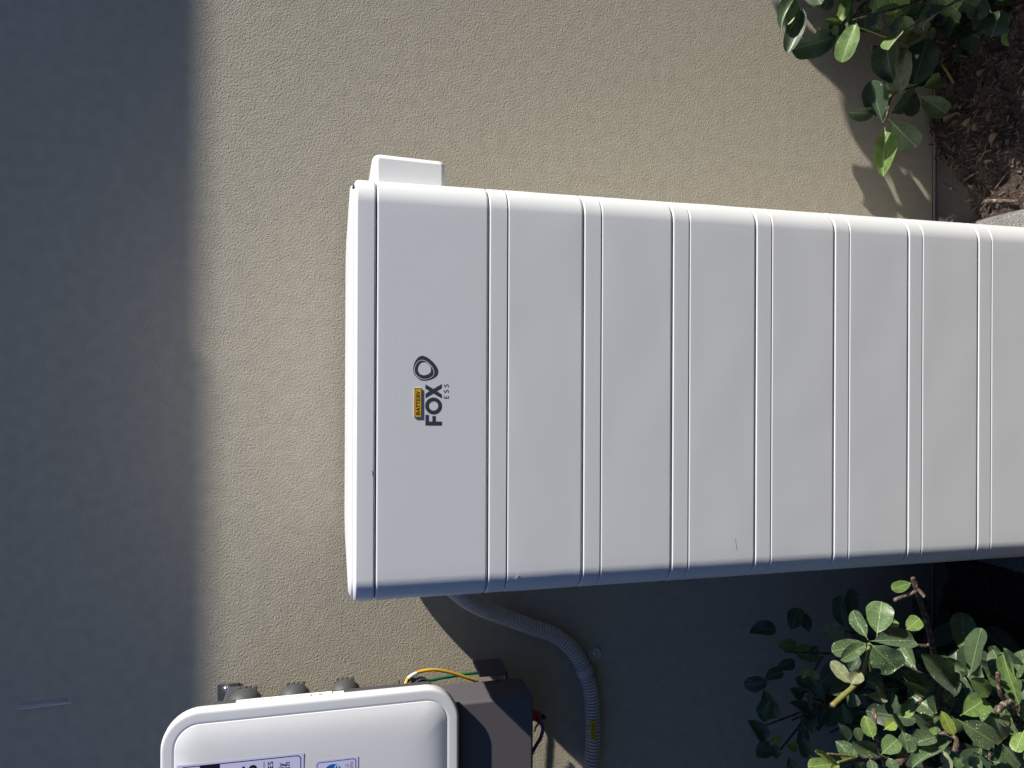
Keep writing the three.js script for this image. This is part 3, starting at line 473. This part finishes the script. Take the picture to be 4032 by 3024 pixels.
// shrub to the left of the tower (lower right of the picture)
seed = 2024;
const shrubA = thing('shrub', 'white-speckled glossy shrub left of the tower, half in its shadow', 'shrub', [-0.62, 0.0, 0.42]);
traced(shrubA, [
  [1170, 640, 1205, 392, 170, 0.47, 0.46, 'speck'], [1110, 665, 990, 455, 100, 0.47, 0.43, 'speck'], [1115, 682, 858, 745, 112, 0.47, 0.46, 'speck'], [1112, 686, 925, 800, 84, 0.475, 0.48, 'speck'], [1120, 672, 1455, 655, 152, 0.48, 0.47, 'speck', 0, 0.2], [1125, 690, 1320, 880, 215, 0.485, 0.5, 'speck', -0.25, 0], [1255, 600, 1308, 520, 62, 0.45, 0.44, 'mid'], [1370, 600, 1478, 512, 100, 0.44, 0.44, 'mid', 0.2, 0],
  [1425, 255, 1282, 305, 76, 0.5, 0.5, 'mid'], [1000, 985, 850, 815, 90, 0.47, 0.45, 'pale'], [985, 985, 1060, 880, 90, 0.48, 0.48, 'pale'], [1310, 850, 1560, 1050, 130, 0.46, 0.45, 'dark'], [1320, 940, 1555, 1062, 66, 0.47, 0.46, 'mid'], [1450, 735, 1765, 1010, 190, 0.48, 0.47, 'speck'], [1600, 800, 1800, 868, 70, 0.46, 0.46, 'speck'], [1790, 850, 1905, 890, 80, 0.45, 0.45, 'pale'],
  [1350, 1300, 1400, 1462, 138, 0.53, 0.54, 'speck'], [1592, 1345, 1440, 1390, 112, 0.53, 0.54, 'speck'], [1740, 1225, 2025, 1400, 160, 0.53, 0.55, 'speck'], [1630, 1425, 1430, 1515, 104, 0.54, 0.55, 'speck'], [1150, 1370, 1085, 1205, 92, 0.52, 0.51, 'mid'], [1060, 1390, 1030, 1288, 64, 0.52, 0.52, 'speck'], [1195, 1478, 1020, 1400, 110, 0.53, 0.54, 'speck'], [1200, 1475, 1320, 1360, 118, 0.54, 0.54, 'speck'], [1725, 1355, 1635, 1178, 78, 0.55, 0.55, 'young'], [1760, 1200, 1955, 1075, 140, 0.5, 0.5, 'mid', 0, 0.2], [1990, 1055, 1850, 950, 112, 0.5, 0.51, 'mid'], [2190, 1165, 2055, 765, 112, 0.53, 0.52, 'mid'], [2220, 960, 2085, 740, 92, 0.52, 0.53, 'speck'], [2100, 985, 1965, 925, 76, 0.52, 0.52, 'mid'],
  [830, 1470, 738, 1452, 34, 0.57, 0.575, 'young'], [900, 1540, 790, 1488, 44, 0.57, 0.58, 'young'], [905, 1540, 850, 1580, 44, 0.57, 0.58, 'young'], [1005, 1505, 1010, 1440, 60, 0.55, 0.55, 'speck'], [880, 1540, 690, 1560, 96, 0.55, 0.55, 'mid'], [1010, 1500, 900, 1390, 110, 0.53, 0.52, 'speck'], [1250, 1490, 1300, 1590, 90, 0.55, 0.56, 'speck'], [1010, 1520, 1080, 1585, 80, 0.55, 0.55, 'mid'], [1120, 1500, 1150, 1590, 80, 0.55, 0.56, 'speck'],
  [1420, 1170, 1580, 1300, 110, 0.5, 0.5, 'dark'], [1280, 1010, 1270, 1190, 90, 0.45, 0.46, 'dark'], [1080, 1050, 1250, 1080, 60, 0.46, 0.46, 'pale'], [1200, 900, 1110, 960, 130, 0.44, 0.44, 'dark'], [1000, 1020, 1010, 1145, 84, 0.48, 0.48, 'speck'], [1640, 1020, 1800, 930, 110, 0.45, 0.44, 'dark'], [1950, 1180, 2080, 1390, 150, 0.5, 0.5, 'pale'], [2010, 1220, 2130, 1240, 80, 0.51, 0.51, 'pale'], [2170, 1180, 2090, 1100, 120, 0.5, 0.5, 'speck'], [2060, 1400, 2200, 1560, 120, 0.54, 0.55, 'speck'], [1980, 1420, 2120, 1500, 110, 0.53, 0.54, 'dark'], [2190, 1430, 2150, 1320, 90, 0.54, 0.54, 'mid'], [2215, 1300, 2150, 1450, 90, 0.55, 0.56, 'mid'], [1640, 1440, 1680, 1580, 70, 0.54, 0.55, 'pale'], [1760, 1590, 1730, 1500, 80, 0.53, 0.53, 'speck'], [1850, 1600, 1880, 1500, 90, 0.53, 0.53, 'speck'], [1950, 1600, 1900, 1500, 100, 0.53, 0.53, 'dark'], [1700, 1200, 1780, 1320, 80, 0.51, 0.51, 'mid'], [1480, 1330, 1600, 1250, 90, 0.5, 0.5, 'mid'], [1220, 1300, 1300, 1240, 80, 0.52, 0.52, 'young'], [1830, 1100, 1790, 1010, 100, 0.46, 0.46, 'dark'], [1440, 1060, 1360, 1210, 80, 0.46, 0.46, 'mid'],
], z3, 1 / 1.7955);
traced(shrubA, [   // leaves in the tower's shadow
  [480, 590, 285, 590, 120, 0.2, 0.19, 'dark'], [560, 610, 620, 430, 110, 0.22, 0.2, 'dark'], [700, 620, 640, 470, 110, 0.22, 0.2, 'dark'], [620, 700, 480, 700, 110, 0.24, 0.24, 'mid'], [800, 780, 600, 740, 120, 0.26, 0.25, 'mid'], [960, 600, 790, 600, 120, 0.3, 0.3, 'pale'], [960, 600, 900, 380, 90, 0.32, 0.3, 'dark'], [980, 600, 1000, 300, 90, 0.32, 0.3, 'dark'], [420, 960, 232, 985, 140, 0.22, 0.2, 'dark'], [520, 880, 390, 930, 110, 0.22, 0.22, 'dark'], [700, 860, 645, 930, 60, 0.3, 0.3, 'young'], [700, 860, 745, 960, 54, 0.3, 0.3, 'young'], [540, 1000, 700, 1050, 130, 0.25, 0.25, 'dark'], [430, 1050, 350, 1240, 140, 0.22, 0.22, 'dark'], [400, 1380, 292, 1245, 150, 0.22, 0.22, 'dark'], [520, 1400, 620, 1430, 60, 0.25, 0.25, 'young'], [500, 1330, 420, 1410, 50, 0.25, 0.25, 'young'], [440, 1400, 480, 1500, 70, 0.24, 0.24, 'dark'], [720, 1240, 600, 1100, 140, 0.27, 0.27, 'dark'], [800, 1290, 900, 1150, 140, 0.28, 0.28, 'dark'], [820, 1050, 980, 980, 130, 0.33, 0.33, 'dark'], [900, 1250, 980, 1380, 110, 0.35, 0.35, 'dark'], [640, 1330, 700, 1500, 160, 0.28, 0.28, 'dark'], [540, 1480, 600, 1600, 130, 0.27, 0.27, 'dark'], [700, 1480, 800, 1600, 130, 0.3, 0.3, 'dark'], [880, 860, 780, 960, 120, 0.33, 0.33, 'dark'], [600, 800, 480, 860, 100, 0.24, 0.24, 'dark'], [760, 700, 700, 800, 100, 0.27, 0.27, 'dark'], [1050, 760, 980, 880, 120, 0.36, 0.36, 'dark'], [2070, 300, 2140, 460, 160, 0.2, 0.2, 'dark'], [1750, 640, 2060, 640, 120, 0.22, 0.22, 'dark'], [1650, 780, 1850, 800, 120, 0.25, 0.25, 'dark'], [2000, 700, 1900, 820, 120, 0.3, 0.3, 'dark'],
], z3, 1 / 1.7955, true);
stems(shrubA, [
  [[[1428, 235, 0.5], [1445, 300, 0.5], [1480, 400, 0.49], [1515, 500, 0.48], [1560, 690, 0.46], [1580, 780, 0.45], [1600, 1000, 0.42], [1640, 1300, 0.4], [1750, 1700, 0.34], [1900, 2300, 0.3]], 0.0035, 0.0075, 'bark'], [[[1440, 700, 0.46], [1500, 706, 0.46], [1562, 700, 0.46]], 0.0022, 0.003, 'bark'], [[[1298, 382, 0.51], [1350, 362, 0.505], [1400, 342, 0.5], [1450, 320, 0.5]], 0.003, 0.0028, 'paleTwig'], [[[1510, 362, 0.51], [1485, 330, 0.505], [1455, 300, 0.5]], 0.0026, 0.0026, 'paleTwig'], [[[1425, 225, 0.5], [1438, 245, 0.5], [1450, 300, 0.5]], 0.003, 0.0024, 'bark'],
  [[[858, 1128, 0.5], [920, 1070, 0.49], [1000, 1000, 0.48], [1060, 940, 0.47], [1120, 700, 0.47]], 0.0042, 0.003, 'greenBark'], [[[1118, 690, 0.472], [1125, 750, 0.46], [1140, 900, 0.43], [1300, 1200, 0.38], [1600, 1700, 0.32], [1900, 2300, 0.3]], 0.0028, 0.006, 'greenBark'], [[[2030, 895, 0.54], [2030, 960, 0.535], [2050, 1050, 0.53], [2090, 1100, 0.52], [2180, 1300, 0.48], [2300, 1700, 0.4]], 0.0032, 0.0055, 'paleTwig'], [[[2020, 1165, 0.545], [2060, 1130, 0.535], [2120, 1100, 0.53], [2180, 1170, 0.53]], 0.005, 0.0032, 'paleTwig'], [[[1720, 1455, 0.56], [1735, 1400, 0.555], [1730, 1360, 0.55], [1690, 1335, 0.545], [1600, 1320, 0.53]], 0.0042, 0.0022, 'bark'], [[[820, 1470, 0.57], [920, 1478, 0.56], [1010, 1490, 0.55]], 0.0016, 0.0019, 'greenBark'], [[[895, 1532, 0.57], [960, 1512, 0.56], [1010, 1495, 0.55]], 0.0017, 0.002, 'greenBark'], [[[1005, 1493, 0.55], [1120, 1500, 0.54], [1230, 1505, 0.52], [1400, 1700, 0.46]], 0.0026, 0.0045, 'paleTwig'], [[[1300, 1560, 0.55], [1350, 1500, 0.54], [1390, 1440, 0.5]], 0.006, 0.005, 'paleTwig'], [[[1150, 1150, 0.5], [1160, 1260, 0.51], [1180, 1400, 0.5], [1300, 1700, 0.42]], 0.003, 0.004, 'paleTwig'], [[[790, 780, 0.27], [740, 860, 0.28], [700, 1000, 0.28], [760, 1300, 0.28]], 0.0018, 0.003, 'bark'], [[[1640, 1010, 0.44], [1500, 1080, 0.42], [1400, 1200, 0.4]], 0.0022, 0.003, 'bark'],
], z3);
for (let i = 0; i < 21; i++) branch(shrubA, V(rr(-0.75, -0.6), 0, rr(0.3, 0.42)), V(rr(-0.85, -0.46), rr(0.3, 0.44), rr(0.36, 0.54)), 7, ['dark', 'speck', 'speck'], 0.078);

function foliage(parent, count, place, kinds, size) {   // the many leaves too deep or too far out to tell apart, one part
  const im = new THREE.InstancedMesh(LG[1], LM[kinds][0], count); im.name = 'inner_foliage'; im.userData = { kind: 'stuff' }; const m = new THREE.Matrix4();
  for (let i = 0; i < count; i++) {
    const p = place(), y = V(rr(-1, 1), rr(-0.4, 0.9), rr(-1, 1)).normalize(), n = V(0.35, 1, 0.4).add(jitter(0.7)), z = n.addScaledVector(y, -n.dot(y)).normalize(), L = size * rr(0.75, 1.25), W = L * rr(0.42, 0.58);
    m.makeBasis(y.clone().cross(z).multiplyScalar(W), y.clone().multiplyScalar(L), z.multiplyScalar((W + L) / 2)).setPosition(p.sub(parent.position)); im.setMatrixAt(i, m); const k = rr(0.75, 1.2); im.setColorAt(i, lin(k, k, k));
  }
  parent.add(im);
}
for (let i = 0; i < 9; i++) branch(shrubA, V(rr(-0.66, -0.56), 0.05, rr(0.2, 0.3)), V(rr(-0.74, -0.46), rr(0.42, 0.6), rr(0.12, 0.3)), 6, ['dark', 'dark', 'speck'], 0.066);
foliage(shrubA, 1300, () => { if (rnd() < 0.6) { const x = rr(-2.2, -0.95); return V(x, rr(0.05, 0.3 + (-0.9 - x) * 0.75), rr(0.1, 1.1)); } const x = rr(-1.15, -0.5), z = rr(0.1, 0.55), top = 0.34 + 0.1 * pn(x * 7, z * 7, 64, 91) - (z < 0.3 ? 0.02 : 0); return V(x, rr(0.05, top), z); }, 'dark', 0.075);

// shrub to the right of the tower (upper right of the picture)
seed = 909;
const shrubB = thing('shrub', 'dark green leafy shrub right of the tower against the wall', 'shrub', [0.95, 0.0, 0.2]);
traced(shrubB, [
  [330, -40, 200, 160, 95, 0.1, 0.1, 'dark'], [330, -20, 262, 165, 60, 0.11, 0.11, 'mid'], [350, 20, 265, 200, 66, 0.1, 0.1, 'mid'], [385, 30, 262, 350, 112, 0.1, 0.1, 'dark'], [650, 235, 302, 345, 170, 0.11, 0.09, 'dark'], [700, -30, 605, 160, 76, 0.12, 0.12, 'mid'], [590, 150, 598, 262, 44, 0.12, 0.12, 'mid'], [640, 170, 525, 135, 40, 0.12, 0.12, 'young'], [440, -20, 440, 45, 80, 0.12, 0.12, 'young'], [800, -20, 800, 220, 140, 0.1, 0.09, 'dark'], [930, 235, 760, 60, 130, 0.09, 0.09, 'dark'], [950, -30, 1010, 90, 130, 0.15, 0.15, 'young'], [1000, 40, 1010, 175, 100, 0.13, 0.13, 'mid'], [1045, 100, 1105, 215, 90, 0.14, 0.14, 'mid'], [1140, 110, 1280, 200, 110, 0.15, 0.15, 'pale'], [1170, 20, 1120, 130, 110, 0.15, 0.15, 'dark'], [1240, 60, 1300, 190, 130, 0.14, 0.14, 'dark'], [1380, 130, 1260, -10, 120, 0.16, 0.16, 'mid'],
  [1090, 320, 1010, 420, 90, 0.13, 0.13, 'young'], [1060, 300, 1160, 220, 80, 0.14, 0.14, 'young'], [940, 250, 962, 560, 172, 0.12, 0.12, 'dark'], [1095, 300, 1030, 632, 108, 0.15, 0.15, 'pale'], [1240, 225, 1130, 570, 210, 0.15, 0.15, 'dark'], [1290, 285, 1620, 110, 158, 0.17, 0.17, 'dark'], [1730, 325, 1480, 210, 190, 0.17, 0.17, 'dark'], [1738, 375, 1785, 748, 205, 0.2, 0.2, 'dark'], [1822, 340, 1855, 505, 84, 0.19, 0.19, 'mid'], [1110, 590, 1260, 500, 110, 0.14, 0.14, 'dark'], [1180, 610, 1330, 535, 96, 0.15, 0.15, 'mid'], [1240, 500, 1362, 440, 110, 0.14, 0.14, 'dark'], [1395, 435, 1500, 310, 100, 0.12, 0.12, 'mid'], [1340, 690, 1428, 690, 62, 0.14, 0.14, 'dark'],
  [915, 840, 835, 552, 150, 0.11, 0.11, 'dark'], [880, 770, 702, 785, 96, 0.1, 0.1, 'dark'], [955, 800, 1160, 625, 120, 0.13, 0.13, 'dark'], [1165, 650, 1368, 790, 128, 0.14, 0.14, 'dark'], [1165, 655, 1095, 795, 90, 0.13, 0.13, 'dark'], [960, 818, 1150, 1020, 158, 0.13, 0.14, 'dark'], [935, 870, 922, 1180, 132, 0.13, 0.14, 'mid', -0.1, 0], [940, 560, 980, 660, 90, 0.12, 0.12, 'dark'], [1000, 640, 920, 650, 50, 0.12, 0.12, 'young'],
  [1300, -40, 1430, 70, 140, 0.22, 0.22, 'mid'], [1420, -20, 1570, 45, 150, 0.22, 0.23, 'dark'], [1610, -30, 1555, 130, 150, 0.23, 0.22, 'dark'], [1670, 40, 1810, -50, 140, 0.24, 0.24, 'mid'], [1660, 60, 1555, 190, 140, 0.22, 0.22, 'dark'], [1740, 50, 1670, 240, 160, 0.23, 0.22, 'dark'], [1800, 170, 1900, 10, 130, 0.24, 0.24, 'mid'], [1835, 170, 1785, 310, 120, 0.24, 0.23, 'mid'], [1890, 110, 1865, 310, 130, 0.25, 0.24, 'dark'], [1905, 340, 1840, 215, 84, 0.24, 0.24, 'mid'], [1500, 110, 1630, 0, 130, 0.21, 0.21, 'dark'], [1150, -30, 1075, 90, 120, 0.2, 0.2, 'mid'], [1200, -20, 1265, 100, 130, 0.2, 0.2, 'dark'], [1340, 190, 1245, 50, 120, 0.19, 0.19, 'dark'], [1450, 160, 1340, 90, 120, 0.2, 0.2, 'mid'], [870, -40, 900, 90, 120, 0.16, 0.16, 'mid'], [560, -50, 520, 60, 90, 0.14, 0.14, 'dark'], [480, -40, 560, 40, 80, 0.13, 0.13, 'mid'],
  [1540, 20, 1390, 10, 110, 0.18, 0.18, 'dark'], [1560, 50, 1720, 230, 190, 0.17, 0.17, 'dark'], [1800, 90, 1750, 260, 150, 0.19, 0.19, 'mid'], [1880, 300, 1800, 60, 140, 0.2, 0.2, 'mid'], [1760, -20, 1640, 120, 130, 0.19, 0.19, 'dark'], [1880, 60, 1780, -30, 120, 0.21, 0.21, 'mid'], [1700, -60, 1600, 40, 120, 0.2, 0.2, 'dark'], [1480, -40, 1380, 40, 120, 0.19, 0.19, 'dark'],
], z4, 1 / 1.747);
stems(shrubB, [
  [[[640, 165, 0.12], [740, 182, 0.12], [930, 250, 0.125], [1100, 312, 0.135], [1300, 420, 0.13], [1450, 640, 0.08]], 0.0016, 0.003, 'greenBark'], [[[745, 100, 0.11], [860, 80, 0.12], [970, 65, 0.13], [1150, 0, 0.15]], 0.0022, 0.003, 'bark'], [[[918, 850, 0.13], [945, 800, 0.13], [965, 700, 0.13], [1000, 640, 0.13], [1130, 600, 0.13], [1250, 560, 0.12], [1390, 480, 0.08]], 0.0018, 0.003, 'bark'], [[[1528, 300, 0.12], [1530, 400, 0.1], [1515, 560, 0.08], [1510, 640, 0.06]], 0.003, 0.0045, 'bark'], [[[1490, 480, 0.09], [1540, 620, 0.08], [1660, 810, 0.08], [1600, 1010, 0.09]], 0.002, 0.0014, 'bark'], [[[1730, 330, 0.19], [1800, 310, 0.2], [1900, 290, 0.21]], 0.0026, 0.0035, 'greenBark'], [[[840, 330, 0.1], [880, 330, 0.1], [920, 340, 0.1]], 0.0045, 0.0045, 'paleTwig'], [[[1730, 380, 0.19], [1735, 340, 0.19], [1745, 322, 0.19]], 0.002, 0.002, 'greenBark'],
], z4);
for (let i = 0; i < 26; i++) { const tx = rr(0.8, 1.5); branch(shrubB, V(rr(0.9, 1.15), 0, rr(0.1, 0.3)), V(tx, rr(0.25, 0.36 + (tx - 0.78) * 0.6), rr(0.06, 0.5)), 7, ['dark', 'dark', 'mid'], 0.082); }
for (let i = 0; i < 7; i++) branch(shrubB, V(rr(0.88, 1.0), 0.02, rr(0.1, 0.3)), V(rr(0.7, 0.84), rr(0.14, 0.4), rr(0.08, 0.3)), 5, ['dark', 'mid', 'dark'], 0.075);
foliage(shrubB, 640, () => { const x = rr(0.84, 1.9); return V(x, rr(0.12, 0.365 + (x - 0.8) * 0.88), rr(0.05, 0.62)); }, 'dark', 0.09);

// ---------------------------------------------------------------- litter on the bed
seed = 4711;
{
  const flake = (n, w, l, bend) => { const g = new THREE.BoxGeometry(w, 0.12, l, 2, 1, 4), p = g.attributes.position; for (let i = 0; i < p.count; i++) { const x = p.getX(i), z = p.getZ(i); p.setXYZ(i, x * (1 + 0.5 * pn(z * 3 + n, n, 64, n)), p.getY(i) - bend * z * z + 0.2 * pn(x * 4 + n, z * 4, 64, n + 1), z * (1 + 0.3 * pn(x * 3, n, 64, n + 2))); } g.computeVertexNormals(); return g; };
  const scatter = (name, label, geo, mat, count, smin, smax, cols) => {
    const im = new THREE.InstancedMesh(geo, mat, count); im.name = name; im.castShadow = im.receiveShadow = true; im.userData = { kind: 'stuff', label, category: 'mulch' };
    const m = new THREE.Matrix4(), q = new THREE.Quaternion(), e = new THREE.Euler();
    for (let i = 0; i < count; i++) {
      let x, z; do { x = rnd() < 0.75 ? rr(0.26, 1.1) : rr(-1.2, 1.6); z = Math.pow(rnd(), 1.4) * 0.9; } while (z < mulchEdge(x) + 0.01 || (x > -0.38 && x < 0.36 && z > 0.09));
      e.set(rr(-0.5, 0.5), rr(0, 6.28), rr(-0.5, 0.5)); const s = rr(smin, smax); m.compose(V(x, mulchHeight(x, z) + s * 0.15, z), q.setFromEuler(e), V(s, s, s)); im.setMatrixAt(i, m); const c = pick(cols), k = rr(0.7, 1.25); im.setColorAt(i, lin(c[0] * k, c[1] * k, c[2] * k));
    }
    scene.add(im);
  };
  scatter('bark_mulch', 'coarse dark bark mulch covering the garden bed', flake(1, 0.45, 1.2, 0.3), std(0xffffff, 0.95), 4200, 0.003, 0.013, [[0.06, 0.042, 0.034], [0.042, 0.03, 0.025], [0.085, 0.062, 0.048]]);
  scatter('mulch_fibres', 'fine stringy mulch fibres and crumbs on the garden bed', flake(5, 0.14, 1.5, 0.5), std(0xffffff, 0.95), 3600, 0.004, 0.016, [[0.11, 0.075, 0.055], [0.07, 0.045, 0.033], [0.17, 0.12, 0.085]]);
  const spots = [[1300, 1000], [1600, 1090], [1780, 910], [1840, 950], [1450, 760], [1520, 700], [1360, 850], [1290, 820], [1590, 540], [1700, 760], [1480, 420], [1440, 350], [1560, 900], [1660, 1140], [1380, 950], [1500, 880]];
  spots.forEach(([x, y], i) => { const [px, py] = z4(x, y), a = at(px, py, 0.1), k = (a.y - camera.position.y), d = a.clone().sub(camera.position), s = (0.03 - camera.position.y) / d.y, p = camera.position.clone().addScaledVector(d, s); p.y = mulchHeight(p.x, p.z) + 0.006;
    const t = thing('fallen_leaf', 'small curled dry brown leaf lying on the mulch right of the tower', 'leaf', p.toArray(), 'dry leaves on the mulch'); const a2 = rr(0, 6.28), L = rr(0.014, 0.03); const m = leaf(t, p.clone(), p.clone().add(V(Math.cos(a2) * L, rr(0, 0.008), Math.sin(a2) * L)), L * 0.5, V(0, 1, 0).add(jitter(0.7)), pick(dryMat), LG[6]); m.scale.z *= 1.8; m.name = 'blade'; });
  const tw = [[1480, 1240, 1590, 1180, 0.0022], [1640, 1385, 1870, 1385, 0.0045], [1340, 1270, 1420, 1320, 0.003], [1730, 1300, 1780, 1180, 0.0015], [1490, 1110, 1560, 1090, 0.0014], [1750, 1060, 1790, 1030, 0.002]];
  const twigLabels = ['thin dead twig lying on the mulch between the wall and the slab', 'thickest pale dead twig, lying along the edge of the paving slab', 'stubby dead twig at the crumbling mulch edge nearest the wall', 'slender dead twig on the mulch close above the thickest twig', 'shortest thin dead twig in the middle of the bare mulch', 'small dead twig at the outer side of the bare mulch'];
  for (const [k, [x0, y0, x1, y1, r]] of tw.entries()) { const g = (x, y) => { const [px, py] = z4(x, y), d = at(px, py, 0.1).sub(camera.position), p = camera.position.clone().addScaledVector(d, (0.035 - camera.position.y) / d.y); p.y = Math.max(p.y, mulchHeight(p.x, p.z) + r + 0.004); return p; }, a = g(x0, y0), b = g(x1, y1), t = thing('twig', twigLabels[k], 'twig', a.toArray(), 'dead twigs on the mulch'); mesh('stick', tube([V(0, 0, 0), b.clone().sub(a).multiplyScalar(0.5).add(V(0, 0.002, 0.003)), b.clone().sub(a)], (q) => r * (1 - 0.4 * q), { seg: 8, rad: 7 }), M.paleTwig, t); }
}
shade(scene);
renderer.render(scene, camera);
